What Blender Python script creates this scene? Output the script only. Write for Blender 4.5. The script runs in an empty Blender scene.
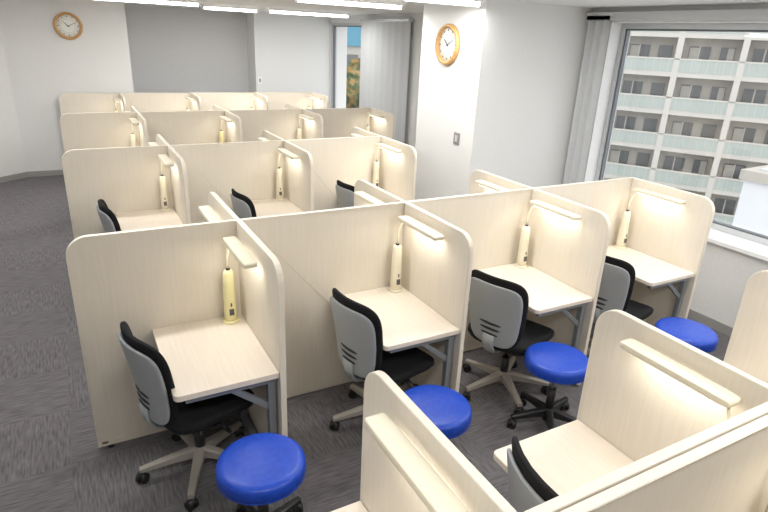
import bpy, math, random, bmesh
from mathutils import Matrix, Vector
random.seed(4)
sc=bpy.context.scene
sc.view_settings.view_transform='Standard'
sc.view_settings.exposure=0.0
# ---------------------------------------------------------------- dims
H=1.2; W1=.812; W=1.0239; D=.69; P=2.227; T=.028
ZC=2.47; XW=4.55
COL=bpy.context.collection
# ---------------------------------------------------------------- materials
def mat(name,col,rough=.6,metal=0,spec=.5,emit=None,es=0):
    m=bpy.data.materials.new(name);m.use_nodes=True
    b=m.node_tree.nodes['Principled BSDF']
    b.inputs['Base Color'].default_value=(*col,1);b.inputs['Roughness'].default_value=rough
    b.inputs['Metallic'].default_value=metal;b.inputs['Specular IOR Level'].default_value=spec
    if emit: b.inputs['Emission Color'].default_value=(*emit,1);b.inputs['Emission Strength'].default_value=es
    return m
def noisy(m,c1,c2,scale=(1,1,1),ns=5,detail=4,bump=0,lo=.35,hi=.65):
    nt=m.node_tree;N=nt.nodes;L=nt.links;b=N['Principled BSDF']
    tc=N.new('ShaderNodeTexCoord');mp=N.new('ShaderNodeMapping');mp.inputs['Scale'].default_value=scale
    no=N.new('ShaderNodeTexNoise');no.inputs['Scale'].default_value=ns;no.inputs['Detail'].default_value=detail
    cr=N.new('ShaderNodeValToRGB');cr.color_ramp.elements[0].position=lo;cr.color_ramp.elements[1].position=hi
    cr.color_ramp.elements[0].color=(*c1,1);cr.color_ramp.elements[1].color=(*c2,1)
    L.new(tc.outputs['Object'],mp.inputs[0]);L.new(mp.outputs[0],no.inputs[0]);L.new(no.outputs[0],cr.inputs[0]);L.new(cr.outputs[0],b.inputs['Base Color'])
    if bump:
        bu=N.new('ShaderNodeBump');bu.inputs['Strength'].default_value=bump;bu.inputs['Distance'].default_value=.01
        L.new(no.outputs[0],bu.inputs['Height']);L.new(bu.outputs[0],b.inputs['Normal'])
    return m
M={}
M['panel']=noisy(mat('panel_laminate',(.7,.64,.52),.5,spec=.3),(.760,.690,.585),(.79,.727,.63),(26,26,1.4),3,6)
M['edge']=mat('panel_edge',(.80,.76,.66),.45)
M['desk']=noisy(mat('desk_laminate',(.78,.7,.6),.38,spec=.4),(.785,.695,.60),(.815,.735,.645),(30,1.2,10),3,5)
M['metal']=mat('grey_painted_metal',(.27,.29,.31),.4,.3)
M['wall']=noisy(mat('wall_paint',(.78,.78,.77),.85,spec=.2),(.755,.75,.74),(.80,.795,.785),(1,1,1),90,3,bump=.15)
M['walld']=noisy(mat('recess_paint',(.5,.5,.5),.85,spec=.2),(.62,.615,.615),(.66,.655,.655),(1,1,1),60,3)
M['ceil']=noisy(mat('ceiling_board',(.85,.85,.84),.9),(.84,.84,.83),(.88,.88,.87),(1,1,1),70,3)
M['base']=mat('baseboard_vinyl',(.33,.32,.31),.6)
M['black']=noisy(mat('black_fabric',(.012,.012,.014),.9,spec=.25),(.007,.007,.008),(.018,.018,.02),(1,1,1),300,2)
M['bplas']=mat('black_plastic',(.015,.015,.016),.4)
M['shell']=mat('grey_chair_shell',(.35,.37,.385),.45)
M['dark']=mat('dark_slot',(.03,.03,.035),.7)
M['taupe']=mat('taupe_nylon',(.36,.33,.29),.45)
M['blue']=noisy(mat('blue_vinyl',(.01,.04,.55),.38,spec=.4),(.008,.05,.42),(.014,.068,.48),(1,1,1),40,2)
M['lampc']=mat('lamp_cream_plastic',(.82,.76,.60),.4)
M['lampy']=mat('lamp_yellow_plastic',(.82,.75,.42),.4)
M['lampg']=mat('lamp_diffuser',(1,1,.95),.5,emit=(1,.97,.86),es=5)
M['gap']=mat('lamp_dark_print',(.1,.1,.1),.6)
M['alu']=mat('window_aluminium',(.60,.61,.62),.4,.2)
M['alud']=mat('window_dark_gasket',(.16,.17,.18),.5,.2)
M['curt']=noisy(mat('curtain_fabric',(.5,.51,.53),.9,spec=.1),(.54,.55,.56),(.59,.60,.61),(1,1,40),8,2)
M['wood']=noisy(mat('clock_wood',(.55,.30,.1),.4),(.50,.27,.09),(.64,.38,.15),(1,1,6),14,3)
M['face']=mat('clock_face',(.88,.87,.82),.5)
M['hand']=mat('clock_hand',(.02,.02,.02),.5)
M['gold']=mat('clock_inner_ring',(.55,.5,.38),.5)
M['tube']=mat('fluorescent_tube',(1,1,1),.5,emit=(.96,1,1),es=9)
M['fix']=mat('fixture_white',(.87,.87,.87),.5)
M['switch']=mat('switch_grey',(.30,.28,.26),.5)
M['lab']=mat('label_brown',(.25,.17,.1),.6)
M['bldg']=noisy(mat('concrete_render',(.62,.62,.62),.9),(.46,.43,.385),(.52,.49,.44),(1,1,1),.5,3)
M['rail']=mat('balcony_glass',(.44,.49,.455),.6)
M['pane']=mat('far_window_glass',(.15,.155,.16),.3)
M['curtb']=mat('far_window_curtain',(.5,.48,.44),.8)
M['bfin']=mat('beige_fin',(.61,.58,.53),.8)
M['white']=mat('white_cladding',(.72,.73,.75),.6)
M['bluer']=mat('blue_sheet',(.10,.30,.42),.6)
M['ground']=noisy(mat('street_asphalt',(.3,.3,.3),.9),(.30,.31,.31),(.42,.42,.41),(1,1,1),.3,4)
M['bark']=mat('bark',(.12,.08,.05),.9)
M['leaf']=noisy(mat('leaves',(.1,.16,.04),.8),(.03,.08,.02),(.34,.20,.05),(1,1,1),2.2,8,lo=.42,hi=.60)
M['red']=mat('red_cloth',(.5,.08,.14),.8)
g=bpy.data.materials.new('window_glass');g.use_nodes=True;nt=g.node_tree;nt.nodes.clear()
o_=nt.nodes.new('ShaderNodeOutputMaterial');mx=nt.nodes.new('ShaderNodeMixShader');tr=nt.nodes.new('ShaderNodeBsdfTransparent');gl=nt.nodes.new('ShaderNodeBsdfGlossy')
gl.inputs['Roughness'].default_value=.02;mx.inputs[0].default_value=.05;nt.links.new(tr.outputs[0],mx.inputs[1]);nt.links.new(gl.outputs[0],mx.inputs[2]);nt.links.new(mx.outputs[0],o_.inputs[0])
M['glass']=g
# carpet
m=mat('carpet_tiles',(.13,.13,.135),.95,spec=.1);nt=m.node_tree;N=nt.nodes;L=nt.links;b=N['Principled BSDF']
tc=N.new('ShaderNodeTexCoord');ch=N.new('ShaderNodeTexChecker');ch.inputs['Scale'].default_value=2.0
mpc=N.new('ShaderNodeMapping');mpc.inputs['Location'].default_value=(.13,.07,.25);L.new(tc.outputs['Object'],mpc.inputs[0]);L.new(mpc.outputs[0],ch.inputs[0])
outs=[]
for scl in ((9,110,6),(100,11,6)):
    mp=N.new('ShaderNodeMapping');mp.inputs['Scale'].default_value=scl;no=N.new('ShaderNodeTexNoise');no.inputs['Scale'].default_value=1.0;no.inputs['Detail'].default_value=3
    L.new(tc.outputs['Object'],mp.inputs[0]);L.new(mp.outputs[0],no.inputs[0]);outs.append(no)
mm=N.new('ShaderNodeMix');mm.data_type='FLOAT';L.new(ch.outputs[1],mm.inputs[0]);L.new(outs[0].outputs[0],mm.inputs[2]);L.new(outs[1].outputs[0],mm.inputs[3])
cr=N.new('ShaderNodeValToRGB');cr.color_ramp.elements[0].position=.32;cr.color_ramp.elements[1].position=.70
cr.color_ramp.elements[0].color=(.118,.110,.115,1);cr.color_ramp.elements[1].color=(.22,.207,.215,1)
L.new(mm.outputs[0],cr.inputs[0])
fn=N.new('ShaderNodeTexNoise');fn.inputs['Scale'].default_value=260;L.new(tc.outputs['Object'],fn.inputs[0])
bu=N.new('ShaderNodeBump');bu.inputs['Strength'].default_value=.4;bu.inputs['Distance'].default_value=.004;L.new(fn.outputs[0],bu.inputs['Height']);L.new(bu.outputs[0],b.inputs['Normal'])
L.new(cr.outputs[0],b.inputs['Base Color']);M['carpet']=m
# ---------------------------------------------------------------- mesh builder
class MB:
    def __init__(s): s.v=[];s.f=[];s.m=[];s.s=[];s.mats=[]
    def mi(s,k):
        if k not in s.mats: s.mats.append(k)
        return s.mats.index(k)
    def add(s,v,f,k,sm=False,xf=None):
        o=len(s.v);i=s.mi(k)
        if xf: v=[xf(*p) for p in v]
        s.v+= [tuple(p) for p in v]
        for q in f: s.f.append(tuple(o+j for j in q));s.m.append(i);s.s.append(sm)
    def box(s,a,b,k,xf=None):
        x0,x1=sorted((a[0],b[0]));y0,y1=sorted((a[1],b[1]));z0,z1=sorted((a[2],b[2]))
        v=[(x,y,z) for x in(x0,x1) for y in(y0,y1) for z in(z0,z1)]
        s.add(v,[(0,1,3,2),(4,6,7,5),(0,4,5,1),(2,3,7,6),(0,2,6,4),(1,5,7,3)],k,False,xf)
    def prism(s,poly,off,k,sm=False):
        n=len(poly);v=list(poly)+[tuple(p[i]+off[i] for i in range(3)) for p in poly]
        s.add(v,[tuple(range(n)),tuple(range(2*n-1,n-1,-1))],k)
        o=len(s.v)-2*n;i=s.mi(k)
        for j in range(n):
            j2=(j+1)%n;s.f.append((o+j,o+n+j,o+n+j2,o+j2));s.m.append(i);s.s.append(sm)
    def cyl(s,p0,p1,r0,r1,k,n=20,sm=True):
        p0=Vector(p0);p1=Vector(p1);d=(p1-p0).normalized();a=d.orthogonal().normalized();b=d.cross(a)
        v=[]
        for p,r in((p0,r0),(p1,r1)):
            for i in range(n):
                t=2*math.pi*i/n;v.append(tuple(p+a*r*math.cos(t)+b*r*math.sin(t)))
        s.add(v,[(i,(i+1)%n,n+(i+1)%n,n+i) for i in range(n)],k,sm)
        s.add(v[:n],[tuple(range(n-1,-1,-1))],k);s.add(v[n:],[tuple(range(n))],k)
    def tube(s,path,r,k,n=8,ry=None):
        path=[Vector(p) for p in path];v=[];m=len(path)
        for i,p in enumerate(path):
            d=(path[min(i+1,m-1)]-path[max(i-1,0)]).normalized()
            a=d.cross(Vector((0,1,0)));a=a.normalized() if a.length>.05 else Vector((1,0,0));b=d.cross(a)
            for j in range(n):
                t=2*math.pi*j/n;v.append(tuple(p+a*r*math.cos(t)+b*(ry or r)*math.sin(t)))
        f=[(i*n+j,i*n+(j+1)%n,(i+1)*n+(j+1)%n,(i+1)*n+j) for i in range(m-1) for j in range(n)]
        f+=[tuple(range(n-1,-1,-1)),tuple((m-1)*n+j for j in range(n))]
        s.add(v,f,k,True)
    def lathe(s,prof,k,n=40,c=(0,0,0),axis='z',caps=True):
        v=[];m=len(prof)
        for r,z in prof:
            for j in range(n):
                t=2*math.pi*j/n
                x,y,zz=r*math.cos(t),r*math.sin(t),z
                if axis=='z': q=(x,y,zz)
                elif axis=='y': q=(x,-zz,y)
                else: q=(-zz,x,y)
                v.append((q[0]+c[0],q[1]+c[1],q[2]+c[2]))
        f=[(i*n+j,i*n+(j+1)%n,(i+1)*n+(j+1)%n,(i+1)*n+j) for i in range(m-1) for j in range(n)]
        if caps: f+=[tuple(range(n-1,-1,-1)),tuple((m-1)*n+j for j in range(n))]
        s.add(v,f,k,True)
    def sell(s,c,r,e1,e2,k,xf=None,nu=36,nv=18):
        sg=lambda t,e: math.copysign(abs(t)**e,t)
        v=[]
        for i in range(nv+1):
            ph=-math.pi/2+math.pi*i/nv
            for j in range(nu):
                th=2*math.pi*j/nu;cp=sg(math.cos(ph),e1)
                v.append((c[0]+r[0]*cp*sg(math.cos(th),e2),c[1]+r[1]*cp*sg(math.sin(th),e2),c[2]+r[2]*sg(math.sin(ph),e1)))
        f=[(i*nu+j,i*nu+(j+1)%nu,(i+1)*nu+(j+1)%nu,(i+1)*nu+j) for i in range(nv) for j in range(nu)]
        s.add(v,f,k,True,xf)
    def mesh(s,name):
        me=bpy.data.meshes.new(name);me.from_pydata(s.v,[],s.f)
        for k in s.mats: me.materials.append(M[k])
        me.polygons.foreach_set('material_index',s.m);me.polygons.foreach_set('use_smooth',s.s)
        bm=bmesh.new();bm.from_mesh(me);bmesh.ops.remove_doubles(bm,verts=bm.verts,dist=1e-5);bmesh.ops.recalc_face_normals(bm,faces=bm.faces);bm.to_mesh(me);bm.free()
        return me
def obj(name,me,loc=(0,0,0),rz=0,bev=0,parent=None):
    o=bpy.data.objects.new(name,me);COL.objects.link(o);o.location=loc;o.rotation_euler=(0,0,rz)
    if bev:
        b=o.modifiers.new('bevel','BEVEL');b.width=bev;b.segments=2;b.limit_method='ANGLE';b.angle_limit=math.radians(50)
    if parent: o.parent=parent
    return o
def empty(name,loc=(0,0,0),rz=0):
    e=bpy.data.objects.new(name,None);COL.objects.link(e);e.location=loc;e.rotation_euler=(0,0,rz);e.empty_display_size=.1;return e
def arc(cx,cz,r,a0,a1,n=8):
    return [(cx+r*math.cos(math.radians(a0+(a1-a0)*i/n)),cz+r*math.sin(math.radians(a0+(a1-a0)*i/n))) for i in range(n+1)]
# ---------------------------------------------------------------- room shell
def shell(name,boxes,k):
    mb=MB()
    for a,b in boxes: mb.box(a,b,k)
    return obj(name,mb.mesh(name))
XL=-2.5;YF=-5.5
shell('floor',[((XL-.3,YF-.2,-.1),(5.0,8.3,0))],'carpet')
shell('ceiling',[((XL-.3,YF-.2,ZC),(5.0,8.3,ZC+.1))],'ceil')
shell('wall_front',[((XL-.2,YF-.2,0),(4.9,YF,ZC))],'wall')
shell('wall_left',[((XL-.2,YF,0),(XL,5.18,ZC))],'wall')
shell('wall_back',[((-.55,6.78,0),(1.02,8.2,ZC))],'wall')
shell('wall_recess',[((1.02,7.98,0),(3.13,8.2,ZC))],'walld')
mb=MB();mb.prism([(-.55,6.78,0),(-.55,7.3,0),(-2.7,5.5,0),(-2.7,5.02,0)],(0,0,ZC),'wall');obj('wall_corner',mb.mesh('wall_corner'))
shell('wall_right',[((XW,YF,0),(4.9,1.12,.70)),((XW,YF,2.35),(4.9,1.12,ZC)),((XW,YF,.70),(4.9,-3.6,2.35)),((XW,1.12,0),(4.9,4.65,ZC)),
    ((XW,4.65,0),(4.9,7.48,.70)),((XW,4.65,2.35),(4.9,7.48,ZC)),((XW,7.48,0),(4.9,8.2,ZC))],'wall')
shell('column',[((3.3,1.29,0),(XW,2.27,ZC))],'wall')
shell('column',[((3.13,7.5,0),(XW,8.2,ZC))],'wall')
mb=MB();mb.box((-.55,6.77,0),(1.03,6.78,.08),'base');mb.box((1.02,6.78,0),(1.03,7.98,.08),'base');obj('baseboard_back',mb.mesh('b'))
mb=MB();mb.prism([(-.55,6.772,0),(-.55,6.78,0),(-2.5,5.18,0),(-2.5,5.17,0)],(0,0,.08),'base');obj('baseboard_corner',mb.mesh('b'))
mb=MB();mb.box((3.29,1.28,0),(3.3,2.28,.08),'base');mb.box((3.29,1.28,0),(XW,1.29,.08),'base');obj('baseboard_column',mb.mesh('b'))
mb=MB();mb.box((XW-.01,YF,0),(XW,1.28,.08),'base');mb.box((XW-.01,2.28,0),(XW,7.49,.08),'base');obj('baseboard_right',mb.mesh('b'))
mb=MB();mb.box((XW-.04,-3.62,.70),(4.86,1.12,.735),'fix');obj('trim_1',mb.mesh('t'),bev=.004)
mb=MB();mb.box((XW-.04,4.65,.70),(4.86,7.48,.735),'fix');obj('trim_2',mb.mesh('t'),bev=.004)
mb=MB();mb.box((XW-.09,-3.6,2.36),(XW,1.28,2.43),'alu');obj('trim_3',mb.mesh('t'),bev=.004)
def window(name,y0,y1,mull,gx):
    e=empty(name,(gx,(y0+y1)/2,0))
    mb=MB();cy=(y0+y1)/2
    z0,z1=.735,2.35
    def b(a,c,k='alu'): mb.box((a[0],a[1]-cy,a[2]),(c[0],c[1]-cy,c[2]),k)
    b((-.02,y0,z0),(.07,y0+.045,z1));b((-.02,y1-.045,z0),(.07,y1,z1));b((-.02,y0+.045,z0),(.07,y1-.045,z0+.045));b((-.02,y0+.045,z1-.045),(.07,y1-.045,z1))
    b((-.005,y0+.045,z0+.045),(.04,y0+.06,z1-.045),'alud');b((-.005,y1-.06,z0+.045),(.04,y1-.045,z1-.045),'alud')
    b((-.005,y0+.06,z0+.045),(.04,y1-.06,z0+.058),'alud');b((-.005,y0+.06,z1-.06),(.04,y1-.06,z1-.045),'alud')
    for y in mull: b((-.01,y-.03,z0+.05),(.06,y+.03,z1-.05))
    obj('frame',mb.mesh('frame'),parent=e,bev=.002)
    mb=MB();mb.box((.02,y0+.05-cy,z0+.05),(.026,y1-.05-cy,z1-.05),'glass');obj('pane',mb.mesh('pane'),parent=e)
window('window_1',-3.6,1.12,[-1.6],4.8);window('window_2',4.65,7.48,[6.0],4.6)
def curtain(y0,y1,x,amp,wl):
    mb=MB();n=int((y1-y0)/.012);pts=[]
    for i in range(n+1):
        y=y0+(y1-y0)*i/n;pts.append((x+amp*math.sin(y*2*math.pi/wl),y))
    v=[];f=[]
    for z in (.62,2.36): v+=[(p[0],p[1],z) for p in pts]
    for z in (.62,2.36): v+=[(p[0]-.004,p[1],z) for p in pts]
    m=n+1
    for i in range(n):
        f+=[(i,i+1,m+i+1,m+i),(2*m+i+1,2*m+i,3*m+i,3*m+i+1)]
    mb.add(v,f,'curt',True)
    mb.box((x-.03,y0,2.36),(x+.03,y1,2.40),'alu')
    return obj('curtain',mb.mesh('curtain'))
curtain(.99,1.26,XW-.06,.018,.09);curtain(4.5,6.08,XW-.05,.003,.2)
# ---------------------------------------------------------------- carrels
def carrel_mesh(s,x0,spine,first):
    mb=MB();r=.10;t=T/2
    pr=[(t,.015),(D,.015)]+[(p[0],p[1]) for p in arc(D-r,H-r,r,0,90)]+[(t,H)]
    mb.prism([(-t,s*a,z) for a,z in pr],(T,0,0),'panel')
    if spine:
        if first: pl=[(x0,.015),(t,.015),(t,H)]+[(p[0],p[1]) for p in arc(x0+r,H-r,r,90,180)]
        else: pl=[(x0+t,.015),(t,.015),(t,H),(x0+t,H)]
        mb.prism([(x,-t,z) for x,z in pl],(0,T,0),'panel')
        mb.cyl((x0+.06,0,0),(x0+.06,0,.016),.02,.02,'bplas',10)
    mb.cyl((0,s*(D-.05),0),(0,s*(D-.05),.016),.02,.02,'bplas',10)
    xl=-.48;xr=-t-.002;ya=t+.002;yb=D-.012;c=.025
    pl=[(xr,ya),(xl,ya)]+[(p[0],p[1]) for p in arc(xl+c,yb-c,c,180,90,5)]+[(xr,yb)]
    mb.prism([(x,s*y,.632) for x,y in pl],(0,0,.028),'desk')
    yb2=D-.06
    mb.box((xl+.05,s*(yb2-.015),.592),(xr,s*(yb2+.015),.63),'metal')
    mb.box((xl+.05,s*(ya+.05),.592),(xr,s*(ya+.08),.63),'metal')
    mb.box((xr-.05,s*(ya+.05),.592),(xr-.02,s*(yb2),.63),'metal')
    mb.box((xr-.045,s*(yb2-.018),.03),(xr-.01,s*(yb2+.018),.60),'metal')
    mb.box((xr-.045,s*(ya+.045),.03),(xr-.01,s*(ya+.08),.60),'metal')
    mb.box((xr-.045,s*(ya+.04),.0),(xr-.01,s*(yb2+.02),.03),'metal')
    mb.prism([(xr-.04,s*(yb2-.012),.44),(xr-.04,s*(yb2-.012),.48),(xr-.19,s*(yb2-.012),.60),(xr-.23,s*(yb2-.012),.60)],(0,s*.022,0),'metal')
    return mb
def add_carrel(i,y,s,spine,label=False):
    mb=carrel_mesh(s,-(W if i else W1),spine,i==0)
    if label:
        mb.box((-W1+.02,-T/2-.002,.03),(-W1+.05,-T/2,.045),'lab');mb.box((-W1+.09,-T/2-.002,.045),(-W1+.13,-T/2,.06),'edge')
    return obj('study_carrel',mb.mesh('study_carrel'),(W1+i*W,y,0),bev=.004)
def lamp_mesh(s,body):
    mb=MB()
    mb.sell((0,0,.006),(.045,.045,.008),.4,1,body,nu=24,nv=8)
    prof=[(.033,.004),(.034,.06),(.031,.2),(.028,.285),(.022,.297),(.008,.30)]
    mb.lathe(prof,body,24)
    mb.box((-.012,-.036,.05),(.012,-.031,.085),'gap');mb.box((-.004,-.0345,.10),(.004,-.029,.12),'gap')
    mb.cyl((0,0,.295),(0,0,.31),.012,.010,'bplas',12)
    hz=.47
    mb.tube([(0,0,.30),(0,0,.36),(.005,s*.012,.42),(.012,s*.03,.465),(.012,s*.05,.478)],.006,'lampc')
    mb.sell((.012,s*.215,hz+.006),(.035,.205,.013),.25,.2,'lampc',nu=44,nv=14)
    mb.box((-.012,s*.06,hz-.011),(.036,s*.37,hz-.007),'lampg')
    return mb.mesh('lamp_body')
lm={(s,b):lamp_mesh(s,b) for s in(-1,1) for b in('lampc','lampy')}
def add_lamp(i,y,s,body='lampc',pw=.5):
    x=W1+i*W-.088;yy=y+s*.085
    e=empty('desk_lamp',(x,yy,.660))
    obj('lamp_body',lm[(s,body)],parent=e)
    l=bpy.data.lights.new('lamp_light','AREA');l.shape='RECTANGLE';l.size=.05;l.size_y=.33;l.energy=pw;l.color=(1,.945,.81)
    lo=bpy.data.objects.new('lamp_light',l);COL.objects.link(lo);lo.parent=e;lo.location=(.012,s*.215,.454)
def row(k,nf,nb):
    y=k*P
    for i in range(nf):
        add_carrel(i,y,-1,True,label=(k==0 and i==0));add_lamp(i,y,-1,'lampy' if (k==0 and i==0) or (k==2 and i==1) else 'lampc')
    for i in range(nb):
        add_carrel(i,y,1,False);add_lamp(i,y,1)
row(0,4,3);row(1,3,3);row(2,4,3);row(3,4,0)
for i in range(4):
    add_carrel(i,-P+.017,1,True);add_lamp(i,-P+.017,1)
for i in range(4):
    add_carrel(i,-P-.017,-1,True);add_lamp(i,-P-.017,-1)
# ---------------------------------------------------------------- chair
def caster(mb,x,y,ang,R=.026):
    ca,sa=math.cos(ang),math.sin(ang)
    for o in(-.014,.014):
        p=(x-sa*(o-.009),y+ca*(o-.009),R);q=(x-sa*(o+.009),y+ca*(o+.009),R)
        mb.cyl(p,q,R,R,'bplas',14)
    mb.sell((x,y,R+.012),(.022,.022,.022),1,1,'bplas',nu=12,nv=8)
    mb.cyl((x,y,R+.02),(x,y,R+.05),.008,.008,'bplas',8)
def star(mb,r,k,z0=.11,z1=.07,w0=.026,w1=.015,a0=.3):
    mb.cyl((0,0,z0-.05),(0,0,z0+.03),.035,.03,k,18)
    for i in range(5):
        a=a0+i*2*math.pi/5;ca,sa=math.cos(a),math.sin(a)
        pts=[]
        for (rr,w,zt,th) in((.02,w0,z0+.025,.05),(r*.5,(w0+w1)/2,(z0+z1)/2+.025,.035),(r+.01,w1,z1+.018,.022)):
            pts.append([(rr*ca-sa*w,rr*sa+ca*w,zt-.004),(rr*ca-sa*w*.5,rr*sa+ca*w*.5,zt+.002),(rr*ca+sa*w*.5,rr*sa-ca*w*.5,zt+.002),(rr*ca+sa*w,rr*sa-ca*w,zt-.004),(rr*ca+sa*w,rr*sa-ca*w,zt-th),(rr*ca-sa*w,rr*sa+ca*w,zt-th)])
        v=sum(pts,[]);f=[(j*6+q,j*6+(q+1)%6,(j+1)*6+(q+1)%6,(j+1)*6+q) for j in range(2) for q in range(6)]+[(5,4,3,2,1,0),(12,13,14,15,16,17)]
        mb.add(v,f,k)
        caster(mb,r*ca,r*sa,a+.9)
def chair_mesh():
    mb=MB();star(mb,.285,'taupe')
    mb.cyl((0,0,.10),(0,0,.24),.026,.026,'bplas');mb.cyl((0,0,.24),(0,0,.36),.014,.014,'bplas')
    mb.box((-.12,-.07,.345),(.10,.07,.382),'bplas')
    mb.box((-.02,-.2,.36),(.03,.2,.375),'bplas')
    mb.cyl((.03,-.10,.362),(.03,-.24,.362),.006,.006,'bplas',8);mb.sell((.03,-.25,.362),(.012,.03,.008),1,1,'bplas',nu=12,nv=8)
    def sx(x,y,z):
        z+= -.35*max(0,x-.14)**2*4 + .25*y*y
        return (x,y,z)
    mb.sell((.02,0,.395),(.215,.215,.02),.5,.42,'bplas',sx)
    mb.sell((.02,0,.418),(.225,.227,.032),.5,.42,'black',sx)
    zb,hb=.650,.232
    def bx(x,y,z):
        h=(z-(zb-hb))/(2*hb)
        y=y*(1.0-.20*(1-min(max(h,0),1))**1.5)
        x+= 1.35*y*y - (.20*(z-.60) if z>.60 else .07*(z-.60)) -.02
        return (x-.20,y,z)
    mb.sell((0,0,zb),(.018,.206,hb),.42,.46,'black',bx,nu=32,nv=28)
    mb.sell((-.026,0,zb-.016),(.012,.192,hb-.026),.40,.4,'shell',bx,nu=32,nv=28)
    for zz,ww in((.575,.085),(.54,.08),(.505,.07)):
        mb.sell((-.0385,0,zz),(.003,ww,.009),.9,.9,'dark',bx,nu=20,nv=8)
    mb.tube([(-.08,0,.358),(-.16,0,.358),(-.222,0,.38),(-.248,0,.43),(-.254,0,.50)],.013,'shell',10,ry=.04)
    return mb.mesh('office_chair')
cm=chair_mesh()
for x,y,a in [(.465,-.37,.28),(1.49,-.43,.20),(2.37,-.48,.32),(3.28,-.50,.22),(1.50,-1.90,-.22),
              (.49,P-.46,.10),(1.51,P-.46,.12),(2.49,P-.46,.12)]:
    obj('office_chair',cm,(x,y,0),a)
# ---------------------------------------------------------------- stool
def stool_mesh():
    mb=MB();star(mb,.22,'bplas',z0=.10,z1=.07,w0=.022,w1=.014,a0=.1)
    mb.cyl((0,0,.10),(0,0,.26),.024,.024,'bplas');mb.cyl((0,0,.26),(0,0,.40),.013,.013,'metal')
    mb.cyl((0,0,.385),(0,0,.40),.09,.11,'bplas')
    prof=[(.02,.398),(.165,.398),(.176,.402),(.182,.412),(.184,.43),(.184,.448),(.180,.462),(.170,.471),(.15,.476),(.08,.479),(.001,.48)]
    mb.lathe(prof,'blue',56)
    mb.lathe([(.1845,.408),(.1865,.411),(.1845,.414)],'blue',56,caps=False)
    return mb.mesh('round_stool')
sm=stool_mesh()
for x,y,a in [(.61,-.985,.4),(1.475,-.975,.9),(2.37,-.895,.2),(3.39,-.995,.6)]:
    obj('round_stool',sm,(x,y,0),a)
# ---------------------------------------------------------------- clocks and switches
def clock(name,loc,axis,R=.182):
    mb=MB()
    mb.lathe([(R*.8,0),(R,0),(R,.02),(R*.97,.034),(R*.9,.04),(R*.82,.034),(R*.80,.015),(R*.79,.012)],'wood',56,axis=axis,caps=False)
    mb.lathe([(R*.81,.009),(R*.805,.0135),(R*.4,.014),(.0005,.0145)],'face',48,axis=axis,caps=False)
    def pt(u,v,d): return (u,-d,v) if axis=='y' else (-d,-u,v)
    for h in range(12):
        a=math.radians(30*h);l0=R*.64;l1=R*.73;w=.0035 if h%3 else .006
        u,v=math.sin(a),math.cos(a)
        P4=[(u*l0-v*w,v*l0+u*w),(u*l0+v*w,v*l0-u*w),(u*l1+v*w,v*l1-u*w),(u*l1-v*w,v*l1+u*w)]
        mb.prism([pt(p[0],p[1],.0140) for p in P4],pt(0,0,.002),'hand')
    mb.lathe([(R*.5,.0135),(R*.5,.0155),(R*.48,.0155),(R*.48,.0135)],'gold',40,axis=axis,caps=False)
    for ang,l,w in((312,R*.40,.005),(66,R*.60,.0035)):
        a=math.radians(ang);u,v=math.sin(a),math.cos(a)
        P4=[(-u*.02-v*w,-v*.02+u*w),(-u*.02+v*w,-v*.02-u*w),(u*l+v*w*.6,v*l-u*w*.6),(u*l-v*w*.6,v*l+u*w*.6)]
        mb.prism([pt(p[0],p[1],.018) for p in P4],pt(0,0,.003),'hand')
    obj(name,mb.mesh(name),loc)
clock('wall_clock',(.26,6.779,2.10),'y');clock('wall_clock',(3.299,1.79,2.095),'x')
mb=MB();mb.box((-.008,-.045,-.055),(0,.045,.055),'switch');mb.box((-.012,-.02,-.03),(-.008,.02,.03),'alu');obj('light_switch',mb.mesh('sw'),(3.3,1.535,1.27),bev=.002)
mb=MB();mb.box((-.035,-.008,-.06),(.035,0,.06),'fix');mb.box((-.015,-.012,-.03),(.015,-.008,.03),'switch');obj('light_switch',mb.mesh('sw'),(3.2,7.5,1.33),bev=.002)
# ---------------------------------------------------------------- ceiling lights
def clight(x0,x1,y,p):
    e=empty('ceiling_light',((x0+x1)/2,y,ZC));l=(x1-x0)
    mb=MB();mb.prism([(-l/2,-.08,0),(-l/2,.08,0),(-l/2,.035,-.035),(-l/2,-.035,-.035)],(l,0,0),'fix')
    mb.cyl((-l/2+.03,0,-.052),(l/2-.03,0,-.052),.018,.018,'tube',14)
    mb.box((-l/2,-.02,-.07),(-l/2+.03,.02,-.03),'fix');mb.box((l/2-.03,-.02,-.07),(l/2,.02,-.03),'fix')
    obj('fixture',mb.mesh('fixture'),parent=e)
    la=bpy.data.lights.new('tube_light','AREA');la.shape='RECTANGLE';la.size=l-.08;la.size_y=.12;la.energy=p;la.color=(1,1,.98)
    lo=bpy.data.objects.new('tube_light',la);COL.objects.link(lo);lo.parent=e;lo.location=(0,0,-.075)
PW=19
for a in [(1.95,2.76,6.0),(2.84,4.15,5.8),(.5,1.75,5.1),(2.05,3.2,2.5),(2.45,3.22,1.25),(-.9,.35,2.6),(-.6,.7,0.2),(1.4,2.7,-.2),(2.9,4.2,-1.0),(-.6,.7,-2.4),(1.5,2.8,-2.6),(-1.6,-.3,4.6),(3,4.2,-3.2)]:
    clight(*a,PW)
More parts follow.
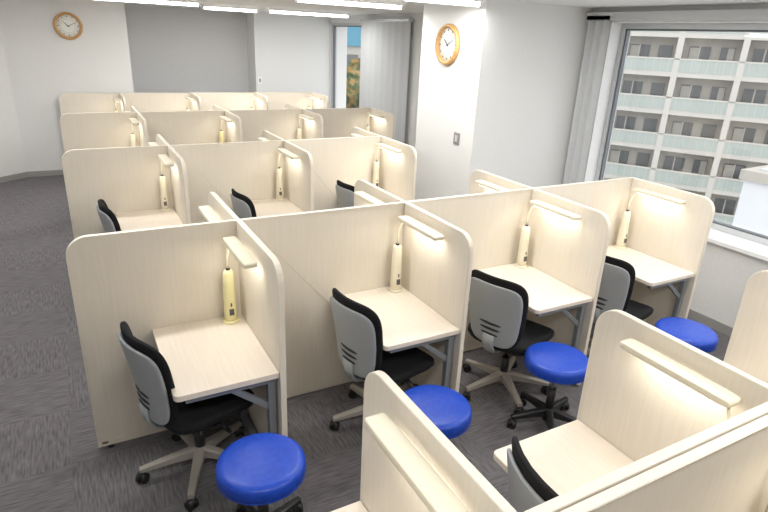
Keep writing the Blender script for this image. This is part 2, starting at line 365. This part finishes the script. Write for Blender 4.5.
# ---------------------------------------------------------------- exterior
mb=MB()
FH=2.9;BAY=4.4;nb=12;x0=-nb*BAY/2
mb.box((x0,1.4,-14),(-x0,9,18),'bldg')
random.seed(11)
for fl in range(11):
    z=-14+fl*FH
    mb.box((x0,0,z-.22),(-x0,1.5,z+.14),'bfin')
    mb.box((x0,-.02,z+.14),(-x0,.08,z+1.05),'rail');mb.box((x0,-.06,z+1.05),(-x0,.12,z+1.17),'bfin')
    for i in range(nb):
        xx=x0+i*BAY
        mb.box((xx-.22,-.06,z),(xx+.22,1.4,z+FH),'bfin')
        mb.box((xx+.6,1.3,z+.15),(xx+2.1,1.42,z+2.1),'pane');mb.box((xx+1.29,1.25,z+.15),(xx+1.39,1.3,z+2.1),'bfin')
        if random.random()<.5: mb.box((xx+.65,1.27,z+.2),(xx+1.28,1.31,z+2.0),'curtb')
        mb.box((xx+2.8,1.3,z+.9),(xx+3.8,1.42,z+2.1),'pane')
        if random.random()<.5: mb.box((xx+3.3,1.27,z+.95),(xx+3.75,1.31,z+2.05),'curtb')
        mb.box((xx+2.25,.95,z+.14),(xx+2.75,1.35,z+.8),'bfin')
        for q in range(1,8): mb.box((xx+q*.55-.02,-.05,z+.14),(xx+q*.55+.02,0,z+1.08),'bfin')
mb.box((-21.6,-.1,-14+4*FH+.2),(-20.8,-.03,-14+4*FH+.9),'red')
obj('apartment_building',mb.mesh('ab'),(44.8,23.5,0),math.radians(-59.3))
mb=MB();mb.box((-3,-4,-14),(3,4,-.75),'white');mb.box((-3.1,-4.1,-.75),(3.1,4.1,-.5),'bldg');mb.box((-2.8,-3.8,-.5),(2.8,3.8,-.45),'alu')
mb.box((.4,-1,-.45),(2.2,1,.3),'white')
for i in range(8): mb.box((-3.06,-3.5+i,-10),(-3.0,-3.0+i,-2),'alu')
obj('office_building',mb.mesh('ob'),(18.4,1.4,-.1),math.radians(4))
mb=MB();mb.box((-80,-60,-.1),(120,120,0),'ground');obj('exterior_ground',mb.mesh('eg'),(20,20,-14.2))
mb=MB();mb.box((-6,-4,-14),(6,4,1.5),'bldg');mb.box((-6.2,-4.2,1.5),(6.2,4.2,3.0),'bluer')
for i in range(5): mb.box((-5+i*2.2,-4.05,-.3),(-3.6+i*2.2,-3.98,.9),'pane')
obj('distant_building',mb.mesh('db'),(21,42,0),math.radians(-25))
def tree(loc,h,r,seed):
    random.seed(seed);mb=MB();mb.tube([(0,0,0),(.1,0,h*.4),(0,.1,h*.75)],.3,'bark')
    for i in range(34):
        a=random.uniform(0,6.28);d=random.uniform(0,r*.85);z=h+random.uniform(-r*1.1,r*.55);q=random.uniform(.18,.38)*r
        def xf(x,y,zz,cx=d*math.cos(a),cy=d*math.sin(a),cz=z,q=q):
            n=1+.22*math.sin(x*9/q+zz*4/q)*math.cos(y*7/q)+.16*math.sin(13*x/q+3)*math.sin(11*zz/q)
            return (cx+x*n,cy+y*n,cz+zz*n)
        mb.sell((0,0,0),(q,q,q*.85),1,1,'leaf',xf,nu=28,nv=18)
    obj('tree',mb.mesh('tree'),loc)
tree((12.2,25.0,-14.2),12.7,2.6,1);tree((15.2,29,-14.2),13.0,3.0,2);tree((10.6,21.5,-14.2),11.6,2.6,3);tree((13.6,27.5,-14.2),11.0,2.8,5)
# ---------------------------------------------------------------- world
w=bpy.data.worlds.new('world');sc.world=w;w.use_nodes=True
bg=w.node_tree.nodes['Background'];bg.inputs[0].default_value=(.94,.97,1,1);bg.inputs[1].default_value=2.1
# ---------------------------------------------------------------- camera
C=(.1050,-2.8460,2.1218);yaw,pi,ro,f=.5120,.3680,.0456,1.1261*500
fw=Vector((math.sin(yaw)*math.cos(pi),math.cos(yaw)*math.cos(pi),-math.sin(pi)))
r=Vector((math.cos(yaw),-math.sin(yaw),0));u=r.cross(fw)
R=r*math.cos(ro)+u*math.sin(ro);U=-r*math.sin(ro)+u*math.cos(ro)
ca=bpy.data.cameras.new('camera');ca.sensor_width=36;ca.lens=f/768*36;ca.clip_start=.05;ca.clip_end=500
co=bpy.data.objects.new('camera',ca);COL.objects.link(co)
co.matrix_world=Matrix(((R[0],U[0],-fw[0],C[0]),(R[1],U[1],-fw[1],C[1]),(R[2],U[2],-fw[2],C[2]),(0,0,0,1)))
sc.camera=co
